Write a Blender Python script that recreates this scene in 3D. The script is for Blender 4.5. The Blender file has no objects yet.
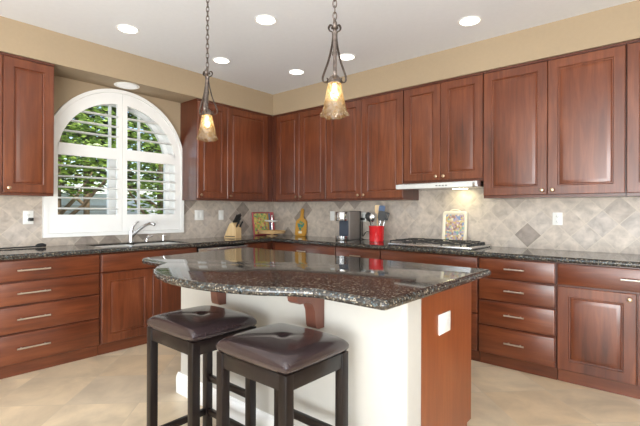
import bpy, bmesh, math, random
from mathutils import Vector, Matrix
random.seed(7)
PI = math.pi
SC = bpy.context.scene
COL = SC.collection
# ------------------------------------------------------------------ camera
cd = bpy.data.cameras.new('camera'); cam = bpy.data.objects.new('camera', cd); COL.objects.link(cam)
cd.sensor_width = 36; cd.lens = 36*420.25/640; cd.shift_y = -1.83/640; cd.clip_start = .05
cam.matrix_world = (Matrix.Translation((4.31551, -4.0367, 1.23542)) @ Matrix.Rotation(.709418, 4, 'Z')
                    @ Matrix.Rotation(PI/2, 4, 'X') @ Matrix.Rotation(.00359, 4, 'Z'))
SC.camera = cam
# ------------------------------------------------------------------ world, sun, large lights, exposure
W = bpy.data.worlds.new('world'); SC.world = W; W.use_nodes = True
wn = W.node_tree.nodes; bg = wn['Background']
sky = wn.new('ShaderNodeTexSky'); sky.sky_type = 'NISHITA'; sky.sun_disc = False
sky.sun_elevation = math.radians(50); sky.sun_rotation = math.radians(70)
W.node_tree.links.new(sky.outputs[0], bg.inputs[0]); bg.inputs[1].default_value = .26
sd = bpy.data.lights.new('sun', 'SUN'); sd.energy = 6; sd.angle = .02; sd.color = (1, .95, .86)
sun = bpy.data.objects.new('sun', sd); COL.objects.link(sun)
sun.rotation_euler = Vector((-.62, -.30, -.72)).to_track_quat('-Z', 'Y').to_euler()
def area(name, loc, aim, sx, sy, e, col):
    l = bpy.data.lights.new(name, 'AREA'); l.shape = 'RECTANGLE'; l.size = sx; l.size_y = sy; l.energy = e; l.color = col
    o = bpy.data.objects.new(name, l); COL.objects.link(o); o.location = loc
    o.rotation_euler = (Vector(aim)-Vector(loc)).to_track_quat('-Z', 'Z').to_euler(); return o
area('daylight_front', (3.6, -7.9, 1.35), (3.2, 0, 2.1), 4.6, 2.3, 88, (.95, .98, 1))
area('daylight_side', (7.4, -4.2, 1.35), (0, -4.2, 2.1), 4.2, 2.3, 78, (.95, .98, 1))
area('added_ceiling_fill', (4.7, -6.0, 1.0), (4.2, -5.2, 3), 2.6, 2.6, 260, (.94, .98, 1))  # unseen upward lamp behind the camera, added to brighten the ceiling
SC.view_settings.view_transform = 'Standard'; SC.view_settings.look = 'None'
SC.view_settings.gamma = 1; SC.view_settings.use_curve_mapping = False
SC.view_settings.exposure = .5
SC.cycles.max_bounces = 8; SC.cycles.sample_clamp_indirect = 4

# ------------------------------------------------------------------ materials
def srgb(r, g, b):
    f = lambda c: (c/255/12.92) if c/255 <= .04045 else ((c/255+.055)/1.055)**2.4
    return (f(r), f(g), f(b), 1)
class NT:
    def __init__(s, name):
        s.m = bpy.data.materials.new(name); s.m.use_nodes = True
        s.t = s.m.node_tree; s.b = s.t.nodes['Principled BSDF']; s.out = s.t.nodes['Material Output']
    def n(s, typ, **kw):
        x = s.t.nodes.new('ShaderNode'+typ)
        for k, v in kw.items(): setattr(x, k, v)
        return x
    def l(s, a, b): s.t.links.new(a, b)
    def math(s, op, a, b=None, c=None):
        x = s.n('Math', operation=op)
        for i, v in enumerate((a, b, c)):
            if v is None: continue
            if isinstance(v, (int, float)): x.inputs[i].default_value = v
            else: s.l(v, x.inputs[i])
        return x.outputs[0]
    def ramp(s, fac, stops):
        r = s.n('ValToRGB'); e = r.color_ramp.elements
        while len(e) < len(stops): e.new(.5)
        for q, (p, c) in zip(e, stops): q.position = p; q.color = c
        s.l(fac, r.inputs[0]); return r.outputs[0]
    def mix(s, fac, a, b, mode='MIX'):
        x = s.n('Mix', data_type='RGBA', blend_type=mode)
        for i, v in ((0, fac), (6, a), (7, b)):
            if isinstance(v, (int, float)): x.inputs[i].default_value = v
            elif isinstance(v, tuple): x.inputs[i].default_value = v
            else: s.l(v, x.inputs[i])
        return x.outputs[2]
    def coords(s, scale=(1, 1, 1), rnd=0, kind='Object', rot=(0, 0, 0)):
        tc = s.n('TexCoord'); mp = s.n('Mapping'); mp.inputs['Scale'].default_value = scale; mp.inputs['Rotation'].default_value = rot
        s.l(tc.outputs[kind], mp.inputs[0])
        if rnd:
            oi = s.n('ObjectInfo'); s.l(s.math('MULTIPLY', oi.outputs['Random'], rnd), mp.inputs['Location'])
        return mp.outputs[0]
    def noise(s, vec, scale, detail=3, rough=.5, dist=0):
        x = s.n('TexNoise'); s.l(vec, x.inputs['Vector']); x.inputs['Scale'].default_value = scale
        x.inputs['Detail'].default_value = detail; x.inputs['Roughness'].default_value = rough; x.inputs['Distortion'].default_value = dist
        return x.outputs['Fac']
    def bump(s, h, strength=.2, dist=.01):
        b = s.n('Bump'); b.inputs['Strength'].default_value = strength; b.inputs['Distance'].default_value = dist
        s.l(h, b.inputs['Height']); s.l(b.outputs[0], s.b.inputs['Normal'])
    def set(s, **kw):
        for k, v in kw.items(): s.b.inputs[k.replace('_', ' ')].default_value = v
        return s
def plain(name, c, rough=.5, metal=0, var=.06, scale=14, coat=0, bump=0):
    t = NT(name); v = t.coords(); n = t.noise(v, scale, 4)
    lo = tuple(x*(1-var) for x in c[:3])+(1,); hi = tuple(min(1, x*(1+var)) for x in c[:3])+(1,)
    t.l(t.ramp(n, [(.3, lo), (.7, hi)]), t.b.inputs['Base Color'])
    t.set(Roughness=rough, Metallic=metal, Coat_Weight=coat)
    if bump: t.bump(n, bump, .002)
    return t.m
def wood(name, dark, mid, light, axis, rough=.3, coat=.35):
    t = NT(name)
    sc = (1, 1, 1)
    if axis == 'z': sc = (9, 9, .7)
    if axis == 'x': sc = (.7, 9, 9)
    v = t.coords(sc, 17); v2 = t.coords((2, 2, 1.2) if axis == 'z' else (1.2, 2, 2), 31)
    g = t.noise(v, 3.2, 6, .6, .6); g2 = t.noise(v2, 1.3, 3, .55)
    f = t.math('ADD', t.math('MULTIPLY', g, .55), t.math('MULTIPLY', g2, .45))
    t.l(t.ramp(f, [(.28, dark), (.5, mid), (.72, light)]), t.b.inputs['Base Color'])
    t.set(Roughness=rough, Coat_Weight=coat, Coat_Roughness=.22)
    if 'espresso' in name: t.b.inputs['Specular IOR Level'].default_value = .3
    return t.m
CH = (srgb(64, 29, 15), srgb(102, 51, 28), srgb(134, 75, 45))
WOODV = wood('cherry_vertical', *CH, 'z'); WOODH = wood('cherry_horizontal', *CH, 'x')
DK = wood('cherry_carcass', srgb(66, 30, 16), srgb(84, 40, 23), srgb(100, 50, 31), 'z')
PANELW = wood('cherry_end_panel', srgb(112, 54, 22), srgb(130, 66, 30), srgb(146, 80, 40), 'z', .34, .25)
ESPR = wood('espresso_wood', srgb(14, 10, 9), srgb(22, 15, 14), srgb(34, 25, 23), 'z', .3, .1)
CORB = wood('corbel_wood', srgb(78, 44, 34), srgb(98, 58, 46), srgb(114, 72, 58), 'z', .4, .2)
WALL = plain('tan_paint', srgb(162, 143, 117), .75, var=.02, scale=40, bump=.05)
CEIL = plain('ceiling_paint', srgb(226, 228, 232), .8, var=.012, scale=30)
OFFW = plain('island_plaster', srgb(186, 182, 174), .7, var=.015, scale=20, bump=.05)
WHITE = plain('white_paint', srgb(238, 238, 236), .35, var=.01)
PLATE = plain('white_plastic', srgb(236, 236, 232), .3, var=.01)
STEEL = plain('brushed_steel', srgb(205, 205, 205), .25, 1, .05, 60)
CHROME = plain('chrome', srgb(225, 225, 228), .12, 1, .01)
NICK = plain('satin_nickel', srgb(214, 208, 196), .28, 1, .02)
KNOBM = plain('aged_nickel', srgb(186, 164, 138), .3, 1, .03)
BLACK = plain('black_plastic', srgb(18, 18, 19), .42, 0, .1)
IRON = plain('cast_iron', srgb(52, 51, 50), .5, .1, .15, 50, bump=.1)
BRONZE = plain('rustic_iron', srgb(104, 94, 88), .45, .75, .35, 60, bump=.15)
LEATH = plain('brown_leather', srgb(46, 35, 36), .24, 0, .12, 30, coat=.4, bump=.06)
RED = plain('red_ceramic', srgb(214, 40, 44), .25, 0, .04, 10, coat=.4)
MAPLE = wood('maple', srgb(206, 170, 122), srgb(222, 190, 142), srgb(234, 206, 160), 'z', .45, .1)
BEECH = wood('beech_tray', srgb(196, 152, 100), srgb(216, 176, 124), srgb(230, 196, 146), 'x', .45, .1)
SLATE = plain('slate_plastic', srgb(62, 70, 84), .3, 0, .05)
GREYP = plain('grey_machine', srgb(142, 134, 128), .4, .3, .04)
BLUE = plain('blue_silicone', srgb(58, 84, 122), .45, 0, .05)
CREAM = plain('cream_enamel', srgb(232, 224, 204), .35, 0, .03)
def emit(name, c, s):
    t = NT(name); t.set(Base_Color=c, Emission_Color=c, Emission_Strength=s, Roughness=.4); return t.m
LENS = emit('lamp_lens', (1, .95, .86, 1), 7); BULB = emit('bulb_glow', (1, .82, .52, 1), 7); HOODL = emit('hood_lamp', (1, .93, .55, 1), 24)
SOFL = emit('small_lens', (.9, .9, .9, 1), .15)

def granite():
    t = NT('dark_granite'); v = t.coords()
    n = t.noise(v, 60, 6, .7); vo = t.n('TexVoronoi'); vo.inputs['Scale'].default_value = 150; t.l(v, vo.inputs['Vector'])
    sep = t.n('SeparateColor'); t.l(vo.outputs['Color'], sep.inputs[0])
    base = t.ramp(n, [(.36, srgb(18, 20, 21)), (.52, srgb(54, 50, 46)), (.68, srgb(92, 83, 73))])
    fl = t.ramp(sep.outputs[0], [(.88, (0, 0, 0, 1)), (.94, (1, 1, 1, 1))])
    c = t.mix(fl, base, srgb(134, 125, 110))
    fl2 = t.ramp(sep.outputs[1], [(.90, (0, 0, 0, 1)), (.95, (1, 1, 1, 1))])
    c = t.mix(fl2, c, srgb(78, 90, 94))
    t.l(c, t.b.inputs['Base Color']); t.set(Roughness=.07, IOR=1.52)
    return t.m
GRAN = granite()

def tile(name, axis, ox, oz, size, pal, grout, gw, rough, nscale, ax2='Z'):
    """square tiles laid on the diagonal over world-aligned object coordinates"""
    t = NT(name); tc = t.n('TexCoord'); sp = t.n('SeparateXYZ'); t.l(tc.outputs['Object'], sp.inputs[0])
    a = t.math('SUBTRACT', sp.outputs[axis], ox); b = t.math('SUBTRACT', sp.outputs[ax2], oz)
    k = 1/(math.sqrt(2)*size)
    p = t.math('ADD', t.math('MULTIPLY', t.math('ADD', a, b), k), .5)
    q = t.math('ADD', t.math('MULTIPLY', t.math('SUBTRACT', b, a), k), .5)
    cb = t.n('CombineXYZ'); t.l(t.math('FLOOR', p), cb.inputs[0]); t.l(t.math('FLOOR', q), cb.inputs[1])
    wn_ = t.n('TexWhiteNoise'); wn_.noise_dimensions = '2D'; t.l(cb.outputs[0], wn_.inputs['Vector'])
    r = wn_.outputs['Value']
    off = t.n('VectorMath', operation='MULTIPLY_ADD'); t.l(wn_.outputs['Color'], off.inputs[0]); off.inputs[1].default_value = (7, 7, 7)
    t.l(tc.outputs['Object'], off.inputs[2])
    n1 = t.noise(off.outputs[0], nscale, 6, .6, .4); n2 = t.noise(off.outputs[0], nscale*5, 5, .65)
    c = t.ramp(r, pal)
    m = t.ramp(n1, [(.32, (.66, .65, .65, 1)), (.68, (1.18, 1.17, 1.16, 1))])
    c = t.mix(.8, c, m, 'MULTIPLY')
    vein = t.ramp(n2, [(.62, (0, 0, 0, 1)), (.78, (1, 1, 1, 1))])
    c = t.mix(t.math('MULTIPLY', vein, .35), c, grout)
    def edge(x):
        fr = t.math('FRACT', x); return t.math('MINIMUM', fr, t.math('SUBTRACT', 1, fr))
    e = t.math('MINIMUM', edge(p), edge(q)); g = t.math('LESS_THAN', e, gw)
    c = t.mix(g, c, grout); t.l(c, t.b.inputs['Base Color'])
    t.set(Roughness=rough); t.bump(t.math('SUBTRACT', 1, g), .25, .003)
    return t.m
SPAL = [(0, srgb(146, 135, 126)), (.09, srgb(162, 150, 140)), (.13, srgb(190, 178, 166)), (.6, srgb(200, 188, 175)), (1, srgb(188, 178, 169))]
GROUT = srgb(202, 191, 174)
TILEB = tile('stone_tile_back', 'X', 3.728, 1.03, .157, SPAL, GROUT, .011, .4, 13)
TILEL = tile('stone_tile_left', 'Y', -2.998, 1.03, .157, SPAL, GROUT, .011, .4, 13)
FPAL = [(0, srgb(218, 196, 162)), (.4, srgb(224, 205, 174)), (.75, srgb(229, 212, 184)), (1, srgb(222, 206, 180))]
FLOORM = tile('travertine_floor', 'X', 1.35, -2.74, .457, FPAL, srgb(206, 190, 164), .006, .3, 2.2, 'Y')

def pattern(name, cols, scale, stretch=(1, 1, 1)):
    t = NT(name); v = t.coords(stretch); vo = t.n('TexVoronoi'); vo.inputs['Scale'].default_value = scale; t.l(v, vo.inputs['Vector'])
    sep = t.n('SeparateColor'); t.l(vo.outputs['Color'], sep.inputs[0])
    st = [(i/len(cols), c) for i, c in enumerate(cols)]
    r = t.n('ValToRGB'); r.color_ramp.interpolation = 'CONSTANT'; e = r.color_ramp.elements
    while len(e) < len(st): e.new(.5)
    for q, (p, c) in zip(e, st): q.position = p; q.color = c
    t.l(sep.outputs[0], r.inputs[0]); t.l(r.outputs[0], t.b.inputs['Base Color']); t.set(Roughness=.35); return t.m
MOSAIC = pattern('mosaic_pattern', [srgb(206, 190, 150), srgb(188, 150, 140), srgb(120, 140, 180), srgb(120, 170, 160), srgb(222, 210, 180), srgb(150, 120, 110), srgb(196, 176, 110), srgb(170, 156, 176)], 55)
FOLK = pattern('folk_pattern', [srgb(206, 190, 96), srgb(150, 170, 88), srgb(214, 170, 96), srgb(196, 104, 100), srgb(196, 186, 110), srgb(110, 150, 110), srgb(216, 196, 120)], 42)
PRINT = pattern('leaf_print', [srgb(70, 130, 110), srgb(190, 150, 70), srgb(96, 150, 90), srgb(60, 120, 140)], 50)
PINK = plain('pink_paint', srgb(190, 88, 92), .4); GREYB = plain('grey_blue_paint', srgb(96, 118, 146), .4); OCHRE = wood('ochre_wood', srgb(176, 120, 44), srgb(200, 146, 60), srgb(214, 164, 78), 'z', .4, .2)

def amber():
    t = NT('amber_glass'); v = t.coords(); n = t.noise(v, 60, 4, .6)
    col = t.ramp(n, [(.36, (.74, .54, .28, 1)), (.5, (.9, .8, .6, 1)), (.62, (.98, .95, .9, 1))])
    tr = t.n('BsdfTransparent'); tl = t.n('BsdfTranslucent'); gl = t.n('BsdfGlossy'); gl.inputs['Roughness'].default_value = .12
    t.l(col, tr.inputs[0]); t.l(col, tl.inputs[0])
    m1 = t.n('MixShader'); m1.inputs[0].default_value = .22; t.l(tr.outputs[0], m1.inputs[1]); t.l(tl.outputs[0], m1.inputs[2])
    m2 = t.n('MixShader'); m2.inputs[0].default_value = .12; t.l(m1.outputs[0], m2.inputs[1]); t.l(gl.outputs[0], m2.inputs[2])
    b = t.n('Bump'); b.inputs['Strength'].default_value = .7; b.inputs['Distance'].default_value = .006; t.l(n, b.inputs['Height'])
    t.l(b.outputs[0], gl.inputs['Normal']); t.l(b.outputs[0], tl.inputs['Normal'])
    t.l(m2.outputs[0], t.out.inputs[0]); return t.m
AMBER = amber()
def pane():
    t = NT('window_glass'); tr = t.n('BsdfTransparent'); gl = t.n('BsdfGlossy'); gl.inputs['Roughness'].default_value = .02
    fr = t.n('Fresnel'); fr.inputs[0].default_value = 1.3
    m = t.n('MixShader'); t.l(fr.outputs[0], m.inputs[0]); t.l(tr.outputs[0], m.inputs[1]); t.l(gl.outputs[0], m.inputs[2])
    t.l(m.outputs[0], t.out.inputs[0]); return t.m
PANE = pane()
def leafmat(name, a, b):
    t = NT(name); v = t.coords(); n = t.noise(v, 9, 2); c = t.ramp(n, [(.35, a), (.65, b)])
    t.l(c, t.b.inputs['Base Color']); t.set(Roughness=.4)
    tl = t.n('BsdfTranslucent'); t.l(c, tl.inputs[0]); m = t.n('MixShader'); m.inputs[0].default_value = .3
    t.l(t.b.outputs[0], m.inputs[1]); t.l(tl.outputs[0], m.inputs[2]); t.l(m.outputs[0], t.out.inputs[0]); return t.m
LEAF = leafmat('tree_leaf', srgb(62, 96, 22), srgb(158, 184, 84)); LEAFD = leafmat('hedge_leaf', srgb(34, 50, 18), srgb(84, 96, 48))
BARK = plain('bark', srgb(110, 92, 72), .9, 0, .3, 20, bump=.4)

# ------------------------------------------------------------------ mesh helpers
class MB:
    def __init__(s): s.bm = bmesh.new()
    def box(s, x0, x1, y0, y1, z0, z1, bev=0, seg=2):
        g = bmesh.ops.create_cube(s.bm, size=1)['verts']
        for v in g: v.co = ((x0+x1)/2+v.co.x*(x1-x0), (y0+y1)/2+v.co.y*(y1-y0), (z0+z1)/2+v.co.z*(z1-z0))
        if bev:
            es = list({e for v in g for e in v.link_edges})
            bmesh.ops.bevel(s.bm, geom=es, offset=bev, segments=seg, affect='EDGES', profile=.5)
        return s
    def loops(s, L, cap0=True, cap1=True, close=True):
        R = [[s.bm.verts.new(p) for p in l] for l in L]; n = len(R[0])
        for a, b in zip(R, R[1:]):
            for i in range(n if close else n-1):
                j = (i+1) % n
                s.bm.faces.new((a[i], a[j], b[j], b[i]))
        if cap0: s.bm.faces.new(R[0][::-1])
        if cap1: s.bm.faces.new(R[-1])
        return s
    def lathe(s, prof, c=(0, 0, 0), seg=24, cap0=True, cap1=True, wob=None):
        L = []
        for k, (r, z) in enumerate(prof):
            l = []
            for i in range(seg):
                a = 2*PI*i/seg; rr, zz = (r, z) if not wob else wob(r, z, a, k)
                l.append((c[0]+rr*math.cos(a), c[1]+rr*math.sin(a), c[2]+zz))
            L.append(l)
        return s.loops(L, cap0, cap1)
    def tube(s, pts, r, seg=8, flat=None):
        P = [Vector(p) for p in pts]; L = []; up = None
        for i, p in enumerate(P):
            d = (P[min(i+1, len(P)-1)]-P[max(i-1, 0)]).normalized()
            if up is None:
                up = Vector((0, 0, 1)) if abs(d.z) < .9 else Vector((1, 0, 0))
                if flat is not None: up = Vector(flat)
            a = d.cross(up).normalized(); b = a.cross(d).normalized(); up = b
            rr = r[i] if isinstance(r, list) else r
            ra, rb = rr if isinstance(rr, tuple) else (rr, rr)
            L.append([p+a*ra*math.cos(2*PI*k/seg)+b*rb*math.sin(2*PI*k/seg) for k in range(seg)])
        return s.loops(L)
    def cyl(s, p0, p1, r, seg=16): return s.tube([p0, p1], r, seg)
    def prism(s, poly, axis, a, b, bev=0):
        def P(u, v, w): return {'x': (w, u, v), 'y': (u, w, v), 'z': (u, v, w)}[axis]
        return s.loops([[P(u, v, a) for u, v in poly], [P(u, v, b) for u, v in poly]])
    def band(s, inner, outer, x0, x1):
        """solid strip between two polylines of the y-z plane, x0..x1 thick"""
        L = [[(x0, *o), (x1, *o), (x1, *i), (x0, *i)] for i, o in zip(inner, outer)]
        return s.loops(L)
    def rects(s, w, h, prof):
        """concentric rectangles in the x-z plane: (inset, y)"""
        return s.loops([[(i, y, i), (w-i, y, i), (w-i, y, h-i), (i, y, h-i)] for i, y in prof])
    def build(s, name, mat, parent=None, loc=(0, 0, 0), rot=(0, 0, 0), smooth=True, angle=35):
        bmesh.ops.recalc_face_normals(s.bm, faces=s.bm.faces)
        me = bpy.data.meshes.new(name); s.bm.to_mesh(me); s.bm.free(); me.materials.append(mat)
        if smooth:
            me.polygons.foreach_set('use_smooth', [True]*len(me.polygons)); me.set_sharp_from_angle(angle=math.radians(angle))
        o = bpy.data.objects.new(name, me); COL.objects.link(o); o.location = loc; o.rotation_euler = rot
        if parent: o.parent = parent
        return o
def thing(name, label, cat, loc=(0, 0, 0), rotz=0, group=None):
    o = bpy.data.objects.new(name, None); COL.objects.link(o); o.empty_display_size = .1
    o.location = loc; o.rotation_euler = (0, 0, rotz); o['label'] = label; o['category'] = cat
    if group: o['group'] = group
    return o
def tag(o, label, cat, group=None):
    o['label'] = label; o['category'] = cat
    if group: o['group'] = group
    return o
def struct(o): o['kind'] = 'structure'; return o
def copy_tree(o, parent=None):
    c = o.copy(); COL.objects.link(c)
    if parent: c.parent = parent
    for ch in list(o.children): copy_tree(ch, c)
    return c

# ------------------------------------------------------------------ room shell
CZ = 2.725; SB = 2.458
m = MB(); m.box(-.22, 7.6, -8.2, .15, -.1, 0); struct(m.build('floor', FLOORM))
m = MB(); m.box(-.22, 7.6, -8.2, .15, CZ, CZ+.1); struct(m.build('ceiling', CEIL))
m = MB(); m.box(-.22, 7.6, 0, .15, 0, CZ); struct(m.build('wall_back', WALL))
YC, WR, HR, SPR = -2.1175, .6925, .693, 1.755           # shutter centre, half width, arch rise, spring line
def arch(rx, rz, n=40, zb=None, y0=None, y1=None, spr=SPR):
    p = [(YC-rx*math.cos(PI*i/n), spr+rz*math.sin(PI*i/n)) for i in range(n+1)]
    if zb is not None: p = [(YC-rx, zb)]+p+[(YC+rx, zb)]
    return p
HB = 1.06                                                # hole in the wall
HX, HZ = .625, .62
m = MB(); ap = arch(HX, HZ)
m.box(-.22, 0, -8.2, YC-HX, 0, CZ); m.box(-.22, 0, YC+HX, 0, 0, CZ); m.box(-.22, 0, YC-HX, YC+HX, 0, HB)
m.band(ap, [(y, CZ) for y, z in ap], -.22, 0); struct(m.build('wall_left', WALL))
# rear walls, behind the camera, with the glazed openings the daylight comes through
m = MB(); m.box(-.22, 7.6, -8.2, -8.0, 0, .2); m.box(-.22, 7.6, -8.2, -8.0, 2.5, CZ); m.box(-.22, 1.3, -8.2, -8.0, .2, 2.5); m.box(5.9, 7.6, -8.2, -8.0, .2, 2.5)
struct(m.build('wall_front', WALL))
m = MB(); m.box(7.5, 7.6, -8.0, 0, 0, .2); m.box(7.5, 7.6, -8.0, 0, 2.5, CZ); m.box(7.5, 7.6, -8, -6.3, .2, 2.5); m.box(7.5, 7.6, -2.1, 0, .2, 2.5)
struct(m.build('wall_right', WALL))
# soffit above the cabinets
m = MB(); m.prism([(0, 0), (0, -8), (.352, -8), (.352, -.352), (7.5, -.352), (7.5, 0)], 'z', SB, CZ); struct(m.build('trim_1', WALL))
# stone backsplash
m = MB(); m.box(.008, 4.75, -.008, 0, .90, 1.52); struct(m.build('backsplash_back', TILEB))
m = MB(); m.box(0, .008, -3.7, 0, .90, 1.0); m.box(0, .008, -3.7, YC-.66, 1.0, 1.40); m.box(0, .008, YC+.66, 0, 1.0, 1.40)
struct(m.build('backsplash_left', TILEL))

# window in the wall
win = MB().band(arch(HX-.012, HZ-.012, zb=HB), arch(HX, HZ, zb=HB), -.2, -.0).box(-.2, 0, YC-HX, YC+HX, HB, HB+.012).build('window_1', WHITE); struct(win)
m = MB(); m.band(arch(.565, .56, zb=HB+.012), arch(HX-.012, HZ-.012, zb=HB+.012), -.185, -.14)
m.box(-.185, -.14, YC-.6, YC+.6, 1.77, 1.83); m.box(-.185, -.14, YC-.6, YC+.6, HB+.012, HB+.06)
m.box(-.185, -.14, -2.178, -2.085, HB, 1.8); m.build('window_frame', WHITE, win)
m = MB(); m.box(-.175, -.15, -2.172, -2.148, 1.8, 2.33); m.box(-.175, -.15, -1.866, -1.842, HB, 2.26); m.build('mullion', WHITE, win)
m = MB(); m.prism(arch(.58, .575, zb=HB+.03), 'x', -.166, -.160); m.build('window_pane', PANE, win)

# plantation shutter
sh = thing('plantation_shutter', 'white arched plantation shutter with open louvers filling the window above the sink', 'shutter', (0, YC, .99))
def sbuild(mb, name, par, mat=WHITE): return mb.build(name, mat, par, loc=(0, -YC, -.99))
m = MB(); m.band(arch(WR-.034, HR-.034, zb=1.022), arch(WR, HR, zb=1.022), -.0, .042); m.box(0, .042, YC-WR, YC+WR, .99, 1.024)
sbuild(m, 'shutter_frame', sh)
OX, OZ = .578, .545                                       # arched opening in the panels
for s in (-1, 1):
    m = MB(); n = 40; x0, x1 = .004, .034
    c0 = .05
    am = math.acos(c0/OX)
    inn = [(YC+s*OX*math.cos(am*i/n), SPR+OZ*math.sin(am*i/n)) for i in range(n+1)]
    ao = math.acos(c0/(WR-.036))
    out = [(YC+s*(WR-.036)*math.cos(ao*i/n), SPR+(HR-.036)*math.sin(ao*i/n)) for i in range(n+1)]
    m.band(inn, out, x0, x1)
    ya, yb = sorted((YC+s*OX, YC+s*(WR-.036))); m.box(x0, x1, ya, yb, 1.026, SPR)
    ya, yb = sorted((YC+s*.0015, YC+s*c0)); m.box(x0, x1, ya, yb, 1.026, SPR+HR-.037)
    ya, yb = sorted((YC+s*c0, YC+s*OX)); m.box(x0, x1, ya, yb, 1.026, 1.195); m.box(x0, x1, ya, yb, 1.745, 1.855)
    pn = sbuild(m, 'shutter_panel', sh)
    for z in [1.252+.099*k for k in range(5)]+[1.97, 2.07, 2.17]:
        h = OX if z < SPR else OX*math.sqrt(max(0, 1-((z+.01-SPR)/OZ)**2))
        ya, yb = sorted((YC+s*c0, YC+s*h)); ya -= .003; yb += .003
        L = []
        for y in (ya, yb): L.append([(.019+.041*math.cos(2*PI*k/14)*math.cos(-.02)-.009*math.sin(2*PI*k/14)*math.sin(-.02), y, z+.041*math.cos(2*PI*k/14)*math.sin(-.02)+.009*math.sin(2*PI*k/14)) for k in range(14)])
        MB().loops(L).build('louver', WHITE, pn)

# ------------------------------------------------------------------ cabinets
def door(par, x0, x1, z0, z1, y, mat=WOODV, t=.02, name='door', raised=True):
    w, h = x1-x0, z1-z0; m = MB()
    if raised:
        f = min(.068, w*.2)
        m.rects(w, h, [(0, 0), (0, -t+.004), (.004, -t), (f, -t), (f+.003, -t+.010), (f+.007, -t+.012), (f+.012, -t+.012), (f+.018, -t+.006), (f+.038, -t+.001), (f+.042, -t+.0005)])
    else: m.rects(w, h, [(0, 0), (0, -t+.006), (.003, -t+.002), (.009, -t)])
    return m.build(name, mat, par, loc=(x0, y, z0), angle=20)
def knob(d, x, z):
    m = MB(); m.lathe([(.006, 0), (.006, .012), (.012, .016), (.0155, .021), (.0145, .027), (.008, .030)], seg=16)
    return m.build('knob', KNOBM, d, loc=(x, -.02, z), rot=(PI/2, 0, 0))
def pull(d, x, z, L):
    m = MB(); m.cyl((-L/2, -.03, 0), (L/2, -.03, 0), .0062, 12)
    for sx in (-1, 1): m.cyl((sx*(L/2-.03), 0, 0), (sx*(L/2-.03), -.03, 0), .005, 10)
    return m.build('handle', NICK, d, loc=(x, -.02, z))
def root(name, label, side, a, z, group=None, cat='cabinet'):
    return thing(name, label, cat, (a, -.001, z) if side == 'back' else (.001, a, z), 0 if side == 'back' else PI/2, group)
UG = 'cherry upper cabinets'; BG = 'cherry base cabinets'
UB, UT = 1.352, 2.438
def upper(label, side, a0, a1, doors, zb=UB, knobs=(), depth=.325, filler=None):
    r = root('wall_cabinet', label, side, a0, zb, UG); h = UT-zb
    m = MB(); m.box(.001, a1-a0-.001, -depth, 0, 0, h)
    m.box(-.0, a1-a0, -depth-.012, 0, h, h+.017)          # crown strip
    m.build('carcass', DK, r)
    if filler: m = MB(); m.box(filler[0]-a0, filler[1]-a0, -depth-.02, -depth, 0, h); m.build('filler_strip', DK, r)
    for (d0, d1), kx in zip(doors, knobs):
        d = door(r, d0-a0+.002, d1-a0-.002, .022, h-.006, -depth)
        if kx: knob(d, .035 if kx < 0 else d1-d0-.039, .035)
    return r
upper('two-door cherry wall cabinet at the far left, beside the arched window', 'left', -3.53, -2.819, [(-3.53, -3.172), (-3.172, -2.821)], knobs=(1, -1))
upper('cherry wall cabinet between the arched window and the room corner', 'left', -1.451, -.347, [(-1.448, -1.055), (-1.055, -.428)], knobs=(-1, -1), filler=(-.426, -.348))
upper('narrow two-door cherry wall cabinet next to the room corner, above the bottle-shaped board', 'back', .347, 1.232, [(.405, .81), (.81, 1.231)], knobs=(1, -1), filler=(.348, .403))
upper('two-door cherry wall cabinet left of the range hood, above the red crock', 'back', 1.234, 2.226, [(1.236, 1.727), (1.727, 2.225)], knobs=(1, -1))
upper('short two-door cherry wall cabinet directly above the range hood', 'back', 2.228, 3.009, [(2.230, 2.618), (2.618, 3.008)], zb=1.507, knobs=(1, -1))
upper('tall wide two-door cherry wall cabinet right of the range hood, above the duplex outlet', 'back', 3.011, 4.017, [(3.013, 3.514), (3.514, 4.015)], knobs=(1, -1))
upper('cherry wall cabinet cut by the right edge of the photo', 'back', 4.019, 4.62, [(4.021, 4.618)], knobs=(0,))

def base(name, label, side, a0, a1, fronts, depth=.588, filler=None, hollow=False):
    """fronts: (kind, x0, x1, z0, z1, handle) in wall coordinates"""
    r = root(name, label, side, a0, 0, BG)
    m = MB(); W_ = a1-a0
    if hollow: m.box(.001, .02, -depth, 0, .095, .872).box(W_-.02, W_-.001, -depth, 0, .095, .872).box(.02, W_-.02, -depth, 0, .095, .115).box(.02, W_-.02, -depth, -depth+.018, .115, .872)
    else: m.box(.001, a1-a0-.001, -depth, 0, .095, .872)
    m.build('carcass', DK, r)
    m = MB(); m.box(.001, a1-a0-.001, -depth+.036, 0, 0, .0945); m.build('toe_kick', WOODH, r)
    for kind, x0, x1, z0, z1, hd in fronts:
        d = door(r, x0-a0, x1-a0, z0, z1, -depth, WOODV if kind == 'door' else WOODH, name='door' if kind == 'door' else kind, raised=kind == 'door')
        if hd and kind != 'door': pull(d, (x1-x0)/2, (z1-z0)*.52, hd)
        if hd and kind == 'door': knob(d, .035 if hd < 0 else x1-x0-.035, z1-z0-.04)
    if filler:
        m = MB(); m.box(filler[0]-a0, filler[1]-a0, -depth-.018, -depth, .1, .866); m.build('filler_strip', DK, r)
    return r
def stack(a0, a1, hl): return [('drawer', a0, a1, .712, .864, hl), ('drawer', a0, a1, .536, .700, hl), ('drawer', a0, a1, .332, .524, hl), ('drawer', a0, a1, .103, .320, hl)]
base('drawer_cabinet', 'wide cherry base cabinet of four drawers under the arched window, far left', 'left', -3.52, -2.553, stack(-3.515, -2.561, .215))
base('sink_cabinet', 'cherry base cabinet with raised-panel doors under the sink', 'left', -2.551, -1.615, [('false_front', -2.541, -1.625, .712, .864, 0), ('door', -2.541, -2.092, .103, .700, 0), ('door', -2.088, -1.625, .103, .700, 0)], hollow=True)
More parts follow.
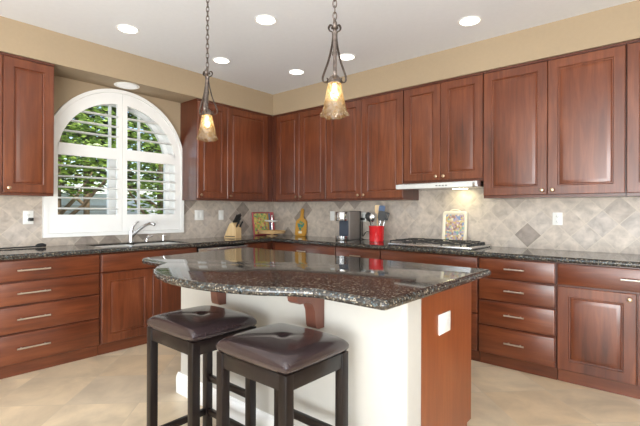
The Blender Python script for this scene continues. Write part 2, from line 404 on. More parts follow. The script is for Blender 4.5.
base('corner_cabinet', 'cherry corner base cabinet between the dishwasher and the back run', 'left', -.985, -.612, [('door', -.98, -.665, .103, .864, 0)], filler=(-.66, -.613))
base('drawer_base_cabinet', 'cherry base cabinet beside the corner, under the bottle-shaped board', 'back', .612, 1.580, [('drawer', .67, 1.574, .712, .864, .13), ('door', .67, 1.12, .103, .700, 1), ('door', 1.124, 1.574, .103, .700, -1)], filler=(.613, .665))
base('drawer_base_cabinet', 'cherry base cabinet with one drawer under the coffee maker and red crock', 'back', 1.582, 2.131, [('drawer', 1.588, 2.125, .712, .864, .13), ('door', 1.588, 2.125, .103, .700, 1)])
base('cooktop_cabinet', 'cherry base cabinet with a plain wide panel under the gas cooktop', 'back', 2.133, 3.064, [('false_front', 2.139, 3.058, .712, .864, 0), ('drawer', 2.139, 3.058, .412, .700, 0), ('drawer', 2.139, 3.058, .103, .400, 0)])
base('drawer_cabinet', 'narrow cherry base cabinet of four drawers right of the cooktop', 'back', 3.066, 3.631, stack(3.074, 3.623, .145))
base('door_base_cabinet', 'cherry base cabinet with a wide drawer over raised-panel doors at the right edge', 'back', 3.633, 4.62, [('drawer', 3.640, 4.612, .712, .864, .22), ('door', 3.640, 4.098, .103, .700, 1), ('door', 4.104, 4.612, .103, .700, -1)])
# dishwasher
dw = thing('dishwasher', 'stainless dishwasher with black control strip beside the sink cabinet', 'dishwasher', (.001, -1.613, 0), PI/2)
m = MB(); m.box(.004, .622, -.57, 0, .09, .868); m.build('body', BLACK, dw)
m = MB(); m.box(.004, .622, -.612, -.572, .105, .795, .006); m.build('door', STEEL, dw)
m = MB(); m.box(.004, .622, -.612, -.572, .80, .852, .004); m.build('control_strip', STEEL, dw)
m = MB(); m.cyl((.05, -.645, .76), (.57, -.645, .76), .010, 12)
for x in (.07, .55): m.cyl((x, -.645, .76), (x, -.612, .76), .007, 10)
m.build('handle', STEEL, dw)

# ------------------------------------------------------------------ granite worktop (one continuous L) with the sink cut-out
ct = MB(); Z0, Z1 = .874, .914; R_ = .020; E = .648-R_
SX0, SX1, SY0, SY1 = .135, .545, -2.50, -1.66
ct.box(.009, E, -3.56, SY0, Z0, Z1); ct.box(.009, SX0, SY0, SY1, Z0, Z1); ct.box(SX1, E, SY0, SY1, Z0, Z1); ct.box(.009, E, SY1, -.009, Z0, Z1)
ct.box(E, 4.66, -E, -.009, Z0, Z1)
ct.cyl((E, -3.56, .894), (E, -E, .894), R_, 20); ct.cyl((E, -E, .894), (4.66, -E, .894), R_, 20)
cto = ct.build('granite_worktop', GRAN, angle=50); tag(cto, 'dark speckled granite worktop running along both walls around the corner', 'countertop')
# sink
sk = thing('kitchen_sink', 'stainless undermount sink set in the worktop below the window', 'sink', ((SX0+SX1)/2, (SY0+SY1)/2, .69))
def bowl(y0, y1):
    m = MB(); x0, x1 = SX0+.002-.34, SX1-.002-.34
    def ring(i, z, r=.045):
        pts = []
        for cx, cy, a0 in ((x1-i-r, y1-i-r, 0), (x0+i+r, y1-i-r, PI/2), (x0+i+r, y0+i+r, PI), (x1-i-r, y0+i+r, 1.5*PI)):
            for k in range(6): a = a0+PI/2*k/5; pts.append((cx+r*math.cos(a), cy+r*math.sin(a), z))
        return pts
    m.loops([ring(.0, .06), ring(.0, .208), ring(.002, .208), ring(.006, .05), ring(.022, .012), ring(.047, .0)], cap0=False)
    return m
SATIN = plain('satin_steel', srgb(212, 210, 206), .4, .35, .03)
bowl(-.417, -.02).build('basin', SATIN, sk); bowl(.02, .417).build('basin', SATIN, sk)
m = MB(); m.box(-.2, .2, -.0195, .0195, .12, .2, .006); m.build('divider', SATIN, sk)
# faucet
fa = thing('faucet', 'chrome single-lever kitchen faucet with angled spout behind the sink', 'faucet', (.085, -2.05, .914))
m = MB(); m.lathe([(.030, 0), (.030, .006), (.025, .012), (.0235, .05), (.022, .10), (.020, .115), (.012, .122)], seg=20); m.build('body', CHROME, fa)
m = MB(); m.tube([(.0, .0, .055), (.03, .02, .09), (.07, .055, .135), (.12, .09, .175), (.155, .115, .19), (.185, .135, .188), (.20, .146, .178)], [.017, .017, .0155, .0145, .0155, .018, .016], 12); m.build('spout', CHROME, fa)
m = MB(); m.tube([(0, 0, .11), (.002, .005, .135), (.006, .02, .165), (.012, .045, .195), (.018, .07, .21)], [.018, .017, .012, .009, .007], 10); m.build('lever', CHROME, fa)
sd_ = thing('soap_dispenser', 'small chrome soap pump right of the faucet on the sink deck', 'soap dispenser', (.085, -1.70, .914))
m = MB(); m.lathe([(.02, 0), (.02, .006), (.012, .012), (.011, .04), (.015, .044), (.015, .056), (.006, .06)], seg=16); m.build('base', CHROME, sd_)
m = MB(); m.tube([(0, 0, .053), (.03, .0, .056), (.055, 0, .05)], [.007, .006, .005], 10); m.build('nozzle', CHROME, sd_)
ag = thing('side_sprayer', 'low chrome sprayer beside the faucet on the sink deck', 'sprayer', (.085, -1.885, .914))
m = MB(); m.lathe([(.02, 0), (.02, .006), (.013, .012), (.012, .03), (.016, .036)], seg=16); m.build('base', CHROME, ag)
m = MB(); m.tube([(0, 0, .034), (.0, .02, .05), (.01, .06, .06)], [.012, .012, .008], 10); m.build('spray_head', CHROME, ag)

# ------------------------------------------------------------------ island
isl = thing('kitchen_island', 'kitchen island with cream plaster bar wall and cherry end panel', 'island', (2.58, -2.1, 0))
def ib(mb, name, mat, par=isl, **k): return mb.build(name, mat, par, loc=(-2.58, 2.1, 0), **k)
m = MB(); r = .022; x0, x1, y0, y1 = 1.73, 3.455, -2.487, -2.352
pl = [(x0, y1), (x0, y0+r)]+[(x0+r-r*math.cos(a*PI/12), y0+r-r*math.sin(a*PI/12)) for a in range(1, 7)]+[(x1-r+r*math.sin(a*PI/12), y0+r-r*math.cos(a*PI/12)) for a in range(0, 7)]+[(x1, y1)]
m.prism(pl, 'z', 0, .872); ib(m, 'bar_wall', OFFW)
m = MB(); m.prism([(-2.352, 0), (-1.80, 0), (-1.80, .10), (-1.745, .10), (-1.745, .872), (-2.352, .872)], 'x', 3.425, 3.445); ib(m, 'end_panel', PANELW)
m = MB(); m.box(1.80, 3.424, -2.352, -1.766, .1, .872); m.box(1.80, 3.424, -2.352, -1.82, 0, .0995); ib(m, 'carcass', DK)
for k in range(4):
    a = 1.805+k*.405; d = door(isl, 0, .397, .11, .865, 0, WOODV); d.location = (a+.397-2.58, -1.766+2.1, .11); d.rotation_euler = (0, 0, PI)
m = MB(); prof = [(-2.487, 0), (-2.503, 0), (-2.503, .105), (-2.499, .12), (-2.492, .126), (-2.490, .137), (-2.487, .137)]
m.prism(prof, 'x', 1.714, 3.472); m.box(1.714, 1.73, -2.487, -2.36, 0, .135); m.box(3.456, 3.472, -2.487, -2.353, 0, .135, .003)
ib(m, 'baseboard', WHITE)
op = MB(); op.box(3.445, 3.451, -2.158, -2.032, .648, .745, .002); opo = ib(op, 'outlet_plate', PLATE); opo['label'] = 'white outlet plate'
m = MB(); m.box(3.451, 3.453, -2.128, -2.062, .68, .713, .001); m.build('receptacle', PLATE, opo)
def corbel(xc, w=.062):
    m = MB(); pr = [(0, .195), (-.185, .195), (-.19, .165), (-.186, .148), (-.172, .138), (-.155, .137), (-.13, .142), (-.105, .138), (-.085, .122), (-.07, .09), (-.062, .02), (-.056, .006), (-.045, 0), (0, 0)]
    m.prism(pr, 'x', -w/2, w/2); return m.build('corbel', CORB, isl, loc=(xc-2.58, -2.488+2.1, .677), angle=30)
corbel(2.985); corbel(2.215)
# island top
def offset(poly, d):
    n = len(poly); out = []
    for i in range(n):
        p0, p, p1 = Vector(poly[i-1]), Vector(poly[i]), Vector(poly[(i+1) % n])
        a = (p-p0).normalized(); b = (p1-p).normalized(); na = Vector((-a.y, a.x)); nb = Vector((-b.y, b.x))
        q = (na+nb); q = q*(2/max(.5, q.length_squared))
        out.append(p+q*d)
    return out
def spline(P, per=8):
    out = []
    for i in range(len(P)-1):
        p0 = Vector(P[max(i-1, 0)]); p1 = Vector(P[i]); p2 = Vector(P[i+1]); p3 = Vector(P[min(i+2, len(P)-1)])
        for k in range(per):
            t = k/per; out.append(tuple(.5*((2*p1)+(p2-p0)*t+(2*p0-5*p1+4*p2-p3)*t*t+(3*p1-p0-3*p2+p3)*t**3)))
    return out+[tuple(P[-1])]
def rnd(c, r, a0, a1, n=5): return [(c[0]+r*math.cos(a0+(a1-a0)*k/n), c[1]+r*math.sin(a0+(a1-a0)*k/n)) for k in range(n+1)]
arc = spline([(1.905, -2.695), (1.99, -2.795), (2.11, -2.88), (2.27, -2.94), (2.45, -2.968), (2.64, -2.962), (2.80, -2.925), (2.95, -2.868), (3.06, -2.795), (3.165, -2.735)])
out_ = [(1.395, -1.62)]+rnd((1.60, -2.595), .085, PI, 1.5*PI)+arc+rnd((3.492, -2.718), .024, 1.5*PI, 2*PI)+rnd((3.491, -1.645), .024, 0, PI/2)
r = .020
lay = []
for k in range(9):
    a = -PI/2+PI*k/8; lay.append((r*(1-math.cos(a)), .894+r*math.sin(a)))
m = MB(); m.loops([[(p.x, p.y, z) for p in offset(out_, i)] for i, z in lay])
tag(m.build('granite_island_top', GRAN, angle=50), 'dark speckled granite island top with curved bar overhang', 'countertop')

# ------------------------------------------------------------------ bar stools
def make_stool(label, x, y):
    s = thing('bar_stool', label, 'stool', (x, y, 0), 0, 'bar stools at the island')
    w, d, H = .415, .37, .645
    n = 26; m = MB(); hw, hd = w/2+.006, d/2+.006
    def top(u, v):
        b = (max(0, 1-abs(u)**9)*max(0, 1-abs(v)**9))**.5*(1-.16*(u*u+v*v))
        rr = math.hypot(u, v); z = .030+.036*b-.016*math.exp(-(rr/.09)**2)
        z -= .003*math.exp(-((abs(u)-abs(v))/.045)**2)*max(0, 1-rr/1.2)*b
        k = 1-.035*(abs(u*v)**4)
        return (u*hw*k, v*hd*k, z)
    us = [math.sin(PI/2*(-1+2*i/n))*.35+.65*(-1+2*i/n) for i in range(n+1)]
    V = [[m.bm.verts.new(top(u, v)) for v in us] for u in us]
    for i in range(n):
        for j in range(n): m.bm.faces.new((V[i][j], V[i+1][j], V[i+1][j+1], V[i][j+1]))
    ring = [V[i][0] for i in range(n)]+[V[n][j] for j in range(n)]+[V[i][n] for i in range(n, 0, -1)]+[V[0][j] for j in range(n, 0, -1)]
    prev = ring
    for sc, z in ((1.012, .022), (1.008, .010), (.985, .002), (.93, .002)):
        cur = [m.bm.verts.new((q.co.x*sc, q.co.y*sc, z)) for q in ring]
        for i in range(len(ring)): m.bm.faces.new((prev[i], prev[(i+1) % len(ring)], cur[(i+1) % len(ring)], cur[i]))
        prev = cur
    m.bm.faces.new(prev)
    cu = m.build('seat_cushion', LEATH, s, loc=(0, 0, H+.004), angle=60)
    m = MB(); m.lathe([(.013, 0), (.012, .004), (.006, .006)], seg=12); m.build('tuft_button', LEATH, cu, loc=(0, 0, .0485))
    L = .040
    m = MB()
    for sy in (-1, 1): m.box(-w/2+L+.0005, w/2-L-.0005, sy*(d/2-.014)-.011, sy*(d/2-.014)+.011, H-.062, H, .002)
    for sx in (-1, 1): m.box(sx*(w/2-.014)-.011, sx*(w/2-.014)+.011, -d/2+L+.0005, d/2-L-.0005, H-.062, H, .002)
    m.box(-w/2+.03, w/2-.03, -d/2+.03, d/2-.03, H-.02, H+.004)
    m.build('seat_frame', ESPR, s)
    for sx in (-1, 1):
        for sy in (-1, 1):
            m = MB(); xa, xb = sorted((sx*(w/2), sx*(w/2-L))); ya, yb = sorted((sy*(d/2), sy*(d/2-L)))
            m.box(xa, xb, ya, yb, 0, H+.001, .002); m.build('leg', ESPR, s)
    for sy, z in ((-1, .075), (1, .085), (1, .275)):
        m = MB(); m.box(-w/2+L+.0005, w/2-L-.0005, sy*(d/2-.02)-.011, sy*(d/2-.02)+.011, z, z+.034, .002); m.build('stretcher', ESPR, s)
    for sx in (-1, 1):
        m = MB(); m.box(sx*(w/2-.02)-.011, sx*(w/2-.02)+.011, -d/2+L+.0005, d/2-L-.0005, .085, .119, .002); m.build('stretcher', ESPR, s)
    return s
s1 = make_stool('nearer brown leather bar stool, in front of the large wooden corbel', 3.045, -2.795)
s2 = copy_tree(s1); s2.location = (2.465, -2.803, 0); s2['label'] = 'farther brown leather bar stool, partly behind the other stool'

# ------------------------------------------------------------------ pendants
def make_pendant(label, x, y, ang):
    p = thing('pendant_lamp', label, 'pendant lamp', (x, y, CZ), ang, 'pendant lamps over the island')
    m = MB(); m.lathe([(.065, 0), (.062, -.012), (.04, -.024), (.012, -.030), (.006, -.034)], seg=24); m.build('ceiling_canopy', BRONZE, p)
    TOP = 2.185-CZ; m = MB(); z = -.030; k = 0
    while z > TOP+.005:
        pts = []; h, w = .021, .0095
        for i in range(13):
            a = 2*PI*i/12; q = (w*math.cos(a), h*math.sin(a)); pts.append((q[0], 0, z-h+q[1]) if k % 2 else (0, q[0], z-h+q[1]))
        m.tube(pts, .0028, 6, flat=(0, 1, 0) if k % 2 else (1, 0, 0)); z -= .031; k += 1
    m.build('chain', BRONZE, p)
    m = MB(); m.cyl((0, 0, TOP+.005), (0, 0, 1.90-CZ), .008, 10); m.lathe([(.004, .10), (.013, .115), (.013, .13), (.004, .145)], (0, 0, 1.90-CZ), 12); m.build('stem', BRONZE, p)
    for k in range(3):
        q = [(.018, 2.150), (.013, 2.155), (.016, 2.166), (.026, 2.169), (.034, 2.157), (.029, 2.142), (.016, 2.134), (.010, 2.12), (.011, 2.09), (.021, 2.04), (.038, 1.985), (.058, 1.94), (.068, 1.912), (.064, 1.892), (.048, 1.884), (.037, 1.893), (.041, 1.905)]
        pts = [(a, 0, b-CZ) for a, b in spline(q, 4)]
        m = MB(); m.tube(pts, (.003, .0095), 8, flat=(0, 1, 0)); m.build('scroll_arm', BRONZE, p, rot=(0, 0, .61+k*2*PI/3))
    m = MB(); m.lathe([(.010, .03), (.022, .022), (.031, .008), (.033, -.012), (.030, -.014)], (0, 0, 1.885-CZ), 24); m.build('socket_cup', BRONZE, p)
    def wob(r, z, a, k):
        if k > 9: k = 19-k
        f = (k/9)**2
        return (r*(1+.025*f*math.sin(5*a+.6)+.008*math.sin(9*a+k)), z+.005*f*math.sin(2*a+1)-.003*f*math.sin(7*a))
    po = [(.029, 1.885), (.034, 1.872), (.037, 1.855), (.041, 1.83), (.046, 1.805), (.051, 1.78), (.056, 1.755), (.062, 1.73), (.068, 1.718), (.073, 1.712)]
    m = MB(); m.lathe([(a, b-CZ) for a, b in po]+[(a-.003, b-CZ) for a, b in po[::-1]], seg=40, cap0=False, cap1=False, wob=wob); m.build('glass_shade', AMBER, p, angle=80)
    m = MB(); m.lathe([(.008, 1.878), (.012, 1.85), (.018, 1.83), (.020, 1.815), (.016, 1.798), (.006, 1.79)], (0, 0, -CZ), 16); m.build('bulb', BULB, p)
    return p
p1 = make_pendant('larger-looking amber glass pendant lamp on scrolled iron arms, hung nearer the camera', 3.003, -2.4, .62)
p2 = copy_tree(p1); p2.location = (1.915, -2.4, CZ); p2['label'] = 'smaller-looking amber glass pendant lamp hanging in front of the cabinet beside the window'

# ------------------------------------------------------------------ recessed lights
def can(label, x, y, z, r=.09, lens=LENS):
    t = thing('recessed_light', label, 'ceiling light', (x, y, z), 0, 'recessed ceiling lights')
    m = MB(); m.lathe([(r, 0), (r, -.004), (r*.93, -.007), (r*.86, -.006), (r*.80, -.001), (r*.80, 0)], seg=32); m.build('trim_ring', WHITE, t)
    m = MB(); m.lathe([(r*.79, -.0012), (r*.5, -.0022), (.004, -.0026)], seg=28); m.build('lens', lens, t); return t
for lab, x, y in [('round recessed ceiling light above the window side, far left', .867, -2.451), ('recessed ceiling light in the middle of the ceiling between the two pendant lamps', 1.855, -1.829),
                  ('recessed ceiling light just right of the far pendant chain', .858, -1.516), ('recessed ceiling light nearest the room corner', 1.189, -.789),
                  ('recessed ceiling light behind the near pendant lamp', 1.863, -.794), ('recessed ceiling light nearest the range hood, at the right', 3.06, -.788)]:
    can(lab, x, y, CZ)
can('small white light under the soffit directly above the arched window', .2, -2.15, SB, .115, SOFL)

# ------------------------------------------------------------------ range hood and cooktop
hd = thing('range_hood', 'slim white and steel range hood under the short cabinet', 'range hood', (2.615, -.001, 1.449))
m = MB(); m.box(-.382, .382, -.44, 0, .004, .052, .003); m.build('body', STEEL, hd)
m = MB(); m.box(-.39, .352, -.478, -.441, 0, .042, .004); m.build('front_visor', plain('hood_enamel', srgb(206, 206, 204), .35), hd)
m = MB(); m.box(.353, .392, -.474, -.441, .0, .042, .004); m.build('end_cap', STEEL, hd)
for k in range(4): m = MB(); m.box(.02+k*.03, .038+k*.03, -.4795, -.4782, .017, .024); m.build('button', BLACK, hd)
for x in (.1,): m = MB(); m.box(x-.06, x+.06, -.15, -.08, .0028, .0038); m.build('lamp', HOODL, hd)
ck = thing('gas_cooktop', 'stainless gas cooktop with black cast-iron grates set in the worktop', 'cooktop', (2.60, -.335, .914))
m = MB(); m.box(-.40, .40, -.245, .245, .0005, .024, .006); m.build('tray', STEEL, ck)
def burner(x, y, r):
    m = MB(); m.lathe([(r, .024), (r, .028), (r*.8, .030), (r*.72, .032), (r*.72, .035), (r*.6, .037)], (x, y, 0), 20); m.build('burner', IRON, ck)
for x, y, r in ((-.26, .12, .042), (-.26, -.12, .05), (0, 0, .06), (.2, .12, .05), (.2, -.12, .042)): burner(x, y, r)
for gx in (-.26, 0, .215):
    m = MB(); w = .125 if gx < .1 else .085
    w = .124 if gx != 0 else .124
    if gx > .1: w = .086
    y0, y1 = -.228, .228
    for x in (gx-w, gx+w): m.box(x-.0045, x+.0045, y0, y1, .040, .049, .002)
    for y in (y0+.006, 0, y1-.006): m.box(gx-w, gx+w, y-.0045, y+.0045, .040, .049, .002)
    for yy in (-.12, .12):
        for dx, dy in ((1, 0), (-1, 0), (0, 1), (0, -1)):
            xa, xb = sorted((gx+dx*.05-abs(dy)*.004, gx+dx*w*.98+abs(dy)*.004)); ya, yb = sorted((yy+dy*.03-abs(dx)*.005, yy+dy*.11+abs(dx)*.005))
            m.box(xa, xb, ya, yb, .042, .053, .002)
    for x in (gx-w, gx+w):
        for y in (y0+.01, y1-.01): m.box(x-.005, x+.005, y-.005, y+.005, .024, .041)
    m.build('grate', IRON, ck)
for k in range(5):
    m = MB(); m.lathe([(.018, .024), (.019, .028), (.016, .044), (.012, .046)], (.352, -.18+k*.085, 0), 16); m.build('knob', BLACK, ck)

# ------------------------------------------------------------------ outlets and switches
def wplate(name, label, side, a, z, w=.075, h=.118, kind='duplex', cat='outlet', group=None):
    t = root(name, label, side, a, z, None, cat); t.location.x += .008 if side == 'left' else 0; t.location.y -= .008 if side == 'back' else 0
    m = MB(); m.box(-w/2, w/2, -.006, 0, -h/2, h/2, .003); m.build('cover_plate', PLATE, t)
    if kind == 'duplex':
        for dz in (-.022, .022):
            m = MB(); m.lathe([(.0165, 0), (.0165, .003), (.015, .004)], seg=20); rc = m.build('receptacle', PLATE, t, loc=(0, -.006, dz), rot=(PI/2, 0, 0))
            m = MB(); m.box(-.0075, -.005, .004, .0046, -.003, .006)
            m = MB(); m.box(-.0075, -.0052, -.004, .005, .004, .0046); m.box(.0052, .0075, -.004, .005, .004, .0046); m.cyl((0, -.009, .004), (0, -.009, .0046), .0022, 8); m.build('slots', BLACK, rc)
    else:
        for x in ([0] if kind == 'single' else [-.026, .026]):
            m = MB(); m.box(x-.016, x+.016, -.010, -.006, -.033, .033, .002); m.build('rocker', PLATE, t)
    return t
wplate('power_outlet', 'white duplex outlet on the tile right of the cooktop', 'back', 3.521, 1.178, .077, .108)
wplate('light_switch', 'white single switch plate on the tile left of the coffee maker', 'back', 1.06, 1.178, .068, .115, 'single', 'switch')
wplate('power_outlet', 'white duplex outlet with a black plug, left of the window', 'left', -2.917, 1.172, .078, .118)
wplate('light_switch', 'white double switch plate on the tile right of the window', 'left', -1.208, 1.184, .12, .118, 'double', 'switch')
wplate('light_switch', 'white single switch plate on the tile above the knife block', 'left', -.897, 1.184, .072, .118, 'single', 'switch')
wplate('power_outlet', 'pale duplex outlet between the coffee maker and the red crock', 'back', 1.525, 1.17, .072, .108)
# plugs
pg = thing('power_plug', 'black power plug in the outlet left of the window', 'plug', (.015, -2.905, 1.155))
m = MB(); m.box(0.001, .05, -.016, .016, -.014, .014, .005); m.build('plug_body', BLACK, pg)
pg2 = thing('power_plug', 'black power plug in the outlet behind the coffee maker', 'plug', (1.53, -.015, 1.149))
m = MB(); m.box(-.02, .02, -.04, -.001, -.014, .014, .005); m.build('plug_body', BLACK, pg2)
m = MB(); m.tube(spline([(1.60, -.045, 1.15), (1.625, -.07, 1.10), (1.62, -.06, .96), (1.67, -.055, 1.01), (1.73, -.055, 1.0), (1.755, -.055, .95), (1.72, -.06, .9225), (1.64, -.06, .9215), (1.61, -.06, .935)], 5), .0042, 8)
co = m.build('cord', BLACK, pg2, loc=(-1.605, .015, -1.157))
co2 = thing('hand_blender_cord', 'black cord with a thick end lying on the worktop at the far left', 'cord', (.12, -2.9, .914))
m = MB(); m.tube(spline([(.02, -.62, .005), (-.01, -.40, .006), (.0, -.20, .008), (.0, .02, .010)], 6), .0055, 8); m.build('cord', BLACK, co2)
m = MB(); m.tube([(0, .01, .012), (0, .03, .018), (.005, .06, .020), (.01, .085, .014)], [.009, .016, .017, .011], 10); m.build('plug_end', BLACK, co2)

# ------------------------------------------------------------------ things on the worktop
WT = .9145
# knife block and knives
LA = math.atan2(.2, .98)
kb = thing('knife_block', 'pale maple knife block full of black-handled knives on the worktop', 'knife block', (.13, -.90, WT), LA)
BP = [(0, 0), (.185, 0), (.185, .112), (.125, .185), (.085, .165)]
m = MB(); m.prism(BP, 'y', -.05, .05); m.build('block', MAPLE, kb)
m = MB(); m.box(.02, .17, -.0512, -.0502, .012, .020); m.build('label_strip', BLACK, kb)
kdir = Vector((.55, 0, .83)).normalized()
q = [(-.036, .08), (-.012, .10), (.012, .08), (.036, .10), (-.03, .80), (.0, .52), (.03, .84)]
kw = ['tallest black-handled knife at the left back of the knife block', 'second black-handled knife of the back row in the knife block', 'third black-handled knife of the back row in the knife block', 'last black-handled knife of the back row in the knife block',
      'left black-handled knife of the front row in the knife block', 'middle black-handled knife of the front row in the knife block', 'right black-handled knife of the front row in the knife block']
Rk = Matrix.Rotation(LA, 4, 'Z')
for i, ((yy, f), lab) in enumerate(zip(q, kw)):
    base_ = Vector((.125+(.185-.125)*f, yy, .185+(.112-.185)*f))
    wpos = Vector((.13, -.90, WT))+Rk @ base_
    k = thing('kitchen_knife', lab, 'knife', wpos, LA, 'knives in the block')
    L_ = (.115, .12, .13, .11, .09, .105, .085)[i]
    m = MB(); m.tube([kdir*.006, kdir*.02, kdir*L_*.6, kdir*L_], [(.006, .008), (.007, .0105), (.007, .009), (.007, .0105)], 10); m.build('handle', BLACK, k)
    m = MB(); m.tube([kdir*.0015, kdir*.008], [(.005, .009), (.006, .010)], 8); m.build('bolster', STEEL, k)
# square painted tray leaning in the corner
tr = thing('painted_tray', 'square painted tray with pink border leaning on the tile in the corner', 'tray', (.075, -.43, WT), PI/2)
tilt = -math.radians(8)
def lean(mb, name, mat, par, t=tilt): return mb.build(name, mat, par, rot=(t, 0, 0))
m = MB(); w, h = .37, .305
m.rects(w, h, [(0, 0), (0, -.018), (.003, -.022), (.010, -.022), (.014, -.010)]); lean(m, 'rim', PINK, tr)
m = MB(); m.box(.016, w-.115, -.0125, -.0105, .016, h-.016); lean(m, 'painted_panel', FOLK, tr)
for a, b, mt in ((w-.112, w-.092, OCHRE), (w-.09, w-.058, GREYB), (w-.055, w-.017, PINK)):
    m = MB(); m.box(a, b, -.0125, -.0105, .016, h-.016); lean(m, 'stripe', mt, tr)
# two-tier stand
ts = thing('tiered_stand', 'two-tier stand with wooden lower tray and small white plate, in the corner', 'serving stand', (.305, -.318, WT))
m = MB(); m.lathe([(.07, 0), (.07, .008), (.02, .014), (.012, .035)], seg=24); m.build('foot', BEECH, ts)
m = MB(); m.lathe([(.10, .030), (.16, .034), (.172, .052), (.178, .066), (.173, .068), (.158, .046), (.01, .042)], seg=36); m.build('lower_tray', BEECH, ts)
m = MB(); m.cyl((0, 0, .04), (0, 0, .245), .006, 12); m.lathe([(.006, 0), (.014, .012), (.010, .03), (.004, .034)], (0, 0, .24), 12); m.build('pole', CHROME, ts)
m = MB(); m.lathe([(.03, .178), (.085, .186), (.100, .202), (.096, .203), (.082, .192), (.01, .188)], seg=32); m.build('upper_plate', PLATE, ts)
# bottle-shaped board
bb = thing('cutting_board', 'ochre bottle-shaped cutting board with green print leaning on the back tile', 'cutting board', (.575, -.062, WT))
half = [(.078, 0), (.088, .01), (.094, .03), (.094, .16), (.088, .19), (.065, .212), (.035, .226), (.024, .245), (.021, .30), (.024, .325), (.018, .345), (.006, .356)]
poly = [(x, z) for x, z in half]+[(-x, z) for x, z in half[::-1]]
m = MB(); m.prism(poly, 'y', -.016, 0); m.build('board', OCHRE, bb, rot=(-math.radians(7), 0, 0))
m = MB(); m.prism([(.055*math.cos(a)*(1+.25*math.sin(3*a)), .135+.058*math.sin(a)*(1+.2*math.cos(4*a))) for a in [2*PI*i/24 for i in range(24)]], 'y', -.0172, -.0162); m.build('leaf_print', PRINT, bb, rot=(-math.radians(7), 0, 0))
m = MB(); m.box(-.03, .03, -.0172, -.0162, .03, .06); m.build('lower_print', CREAM, bb, rot=(-math.radians(7), 0, 0))
# coffee maker
cm = thing('coffee_maker', 'single-serve coffee maker with chrome brew head and grey side panel', 'coffee maker', (1.465, -.24, WT))
m = MB(); m.box(-.075, .075, -.06, .14, .0, .318, .010); m.build('housing', GREYP, cm)
m = MB(); m.box(-.062, .062, -.075, -.060, .05, .22, .006); m.build('recess', SLATE, cm)
m = MB(); m.lathe([(.070, .215), (.073, .222), (.073, .305), (.068, .315), (.02, .318)], (0, -.10, 0), 32); m.build('brew_head', STEEL, cm)
m = MB(); m.lathe([(.072, 0), (.074, .006), (.074, .046), (.068, .050), (.01, .050)], (0, -.10, 0), 32); m.build('drip_tray', STEEL, cm)
m = MB(); m.box(.04, .06, -.062, -.0605, .28, .30); m.build('button', BLACK, cm)
m = MB(); m.box(-.07, .078, .141, .152, .0, .322, .004); m.build('water_tank', BLACK, cm)
# crock and utensils
CX, CY = 1.850, -.235
cr = thing('utensil_crock', 'bright red ceramic crock holding kitchen utensils', 'crock', (CX, CY, WT))
m = MB(); m.lathe([(.074, 0), (.078, .004), (.081, .15), (.084, .156), (.084, .166), (.078, .167), (.074, .15), (.071, .01), (.01, .008)], seg=36); m.build('pot', RED, cr)
def utensil(name, label, dx, dy, tx, ty, L, headf, hm, handm=STEEL):
    b = Vector((CX+dx*.5, CY+dy*.5, WT+.02)); d = Vector((tx, ty, 1)).normalized()
    u = thing(name, label, 'utensil', b, 0, 'utensils in the red crock')
    m = MB(); m.tube([d*0, d*.12, d*L], [.006, .006, .005], 8); m.build('handle', handm, u)
    yv = Vector((-.6, .8, 0)); yv = (yv-d*yv.dot(d)).normalized(); xv = yv.cross(d); rot = Matrix((xv, yv, d)).transposed().to_euler()
    m = MB(); headf(m); m.build('head', hm, u, loc=d*L, rot=rot); return u
FACE = .71
def h_flat(w, h): return lambda m: m.prism([(w*.3, 0), (w/2, h*.25), (w/2, h*.9), (w*.4, h), (-w*.4, h), (-w/2, h*.9), (-w/2, h*.25), (-w*.3, 0)], 'y', -.003, .003)
def h_spoon(r, l): return lambda m: m.lathe([(.006, 0), (r*.7, l*.2), (r, l*.5), (r*.8, l*.8), (r*.2, l)], seg=16, wob=lambda rr, z, a, k: (rr*(1 if abs(math.cos(a)) > .5 else .6), z))
def h_slot(w, h):
    def f(m):
        m.box(-w/2, w/2, -.003, .003, 0, .02); m.box(-w/2, w/2, -.003, .003, h-.015, h)
        for k in range(4): x = -w/2+(w-.01)*k/3; m.box(x, x+.010, -.003, .003, .015, h-.01)
    return f
utensil('serving_spoon', 'black serving spoon at the left of the red crock', -.05, -.01, -.20, -.14, .195, h_spoon(.042, .105), BLACK, BLACK)
utensil('steel_spoon', 'steel spoon near the front of the red crock', -.01, -.05, -.05, -.16, .19, h_spoon(.034, .09), STEEL)
utensil('wooden_spatula', 'pale wooden spatula standing tallest in the red crock', -.02, .05, -.03, .06, .275, h_flat(.055, .095), MAPLE, MAPLE)
utensil('silicone_spatula', 'blue silicone spatula in the middle of the red crock', .03, .02, .10, .05, .265, h_flat(.065, .10), BLUE, STEEL)
utensil('slotted_turner', 'black slotted turner at the right of the red crock', .045, -.02, .17, .04, .205, h_flat(.085, .105), BLACK, BLACK)
utensil('slotted_spoon', 'black-headed slotted spoon leaning furthest right in the red crock', .055, .045, .20, .15, .215, h_slot(.06, .085), BLACK)
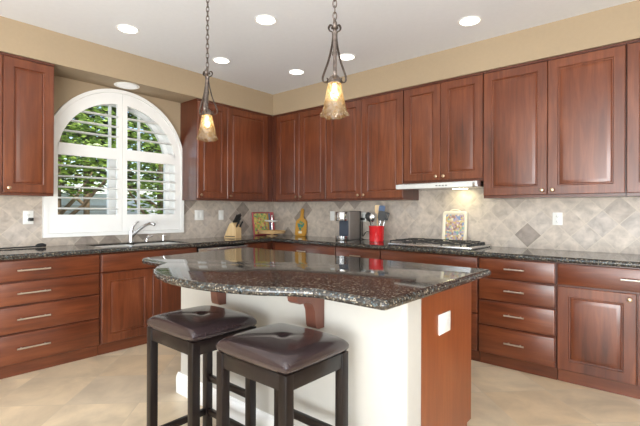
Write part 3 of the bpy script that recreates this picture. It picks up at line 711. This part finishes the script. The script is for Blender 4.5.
# mosaic tray behind the cooktop
mt = thing('mosaic_tray', 'cream-rimmed mosaic tray leaning on the tile behind the cooktop', 'tray', (2.503, -.048, WT))
def rr_loop(w, h, i, y, r=.03):
    pts = []
    for cx, cz, a0 in ((w-i-r, h-i-r, 0), (i+r, h-i-r, PI/2), (i+r, i+r, PI), (w-i-r, i+r, 1.5*PI)):
        for k in range(7): a = a0+PI/2*k/6; pts.append((cx+r*math.cos(a), y, cz+r*math.sin(a)))
    return pts
w, h = .25, .325
m = MB(); m.loops([rr_loop(w, h, i, y) for i, y in ((0, 0), (0, -.014), (.005, -.02), (.020, -.02), (.030, -.008))]); lean(m, 'rim', CREAM, mt, -math.radians(6))
m = MB(); m.loops([rr_loop(w, h, .032, -.0082, .02), rr_loop(w, h, .032, -.0105, .02)]); lean(m, 'mosaic', MOSAIC, mt, -math.radians(6))
m = MB(); m.tube([(w/2+.05*math.cos(a), -.012, h-.002+.018*math.sin(a)) for a in [PI*k/8 for k in range(9)]], .005, 8); lean(m, 'handle', CREAM, mt, -math.radians(6))

# ------------------------------------------------------------------ outside the window
m = MB(); m.box(-14, -.23, -12, 12, -.3, -.12); struct(m.build('ground', plain('lawn', srgb(120, 130, 90), .9, 0, .2, 6)))
nb = thing('neighbour_wall', 'pale blue-grey garden wall seen low through the shutter', 'wall', (-6.2, 0, -.12))
m = MB(); m.box(-.1, .1, -6, 8, 0, 1.75); m.build('wall_panel', plain('pale_render', srgb(214, 224, 236), .8), nb)
m = MB()
for k in range(18): m.box(.1, .125, -6, 8, .05+k*.08, .11+k*.08)
m.build('siding', plain('grey_siding', srgb(170, 174, 178), .8), nb)
def leaves(c, rad, n, size, seed):
    rg = random.Random(seed); m = MB()
    for _ in range(n):
        while True:
            p = Vector((rg.uniform(-1, 1), rg.uniform(-1, 1), rg.uniform(-1, 1)))
            if .25 < p.length < 1: break
        p = Vector((c[0]+p.x*rad[0], c[1]+p.y*rad[1], c[2]+p.z*rad[2]))
        q = Matrix.Rotation(rg.uniform(0, 6.3), 3, 'Z') @ Matrix.Rotation(rg.uniform(-1.2, 1.2), 3, 'X')
        s = size*rg.uniform(.6, 1.3)
        vs = [m.bm.verts.new(p+q @ Vector(v)*s) for v in ((-.5, 0, 0), (-.1, -.24, .05), (.5, 0, -.06), (-.1, .24, .05))]
        m.bm.faces.new(vs)
    return m
def tree(name, label, x, y, h, c, rad, n, size, mat, seed, lean_=.0):
    t = thing(name, label, 'tree', (x, y, -.12), 0, 'greenery outside the window')
    m = MB(); m.tube(spline([(0, 0, 0), (.03, lean_*.3, h*.35), (-.02, lean_*.7, h*.7), (.0, lean_, h)], 5), .06, 10)
    for k, (a, zz) in enumerate(((.6, .45), (2.3, .5), (4.1, .55), (5.2, .4))):
        m.tube([(0, lean_*.4, h*zz), (.35*math.cos(a), lean_*.5+.45*math.sin(a), h*zz+.3), (.7*math.cos(a), lean_*.6+.9*math.sin(a), h*zz+.75)], [.035, .026, .012], 8)
    m.build('trunk', BARK, t)
    leaves(c, rad, n, size, seed).build('foliage', mat, t, smooth=False); return t
tree('leafy_tree', 'bright green leafy tree outside the left half of the shutter', -2.7, -1.85, 2.5, (0, .05, 2.42), (.9, .85, .95), 2000, .12, LEAF, 3)
tree('leafy_tree', 'green leafy tree outside the right half of the shutter', -3.0, -.05, 2.5, (0, 0, 2.2), (.9, .85, 1.15), 2400, .12, LEAF, 5)
tree('evergreen_tree', 'dark evergreen filling the top of the arched window', -5.0, -.6, 3.6, (0, .1, 3.95), (.9, 3.0, 2.3), 9000, .24, LEAFD, 9)
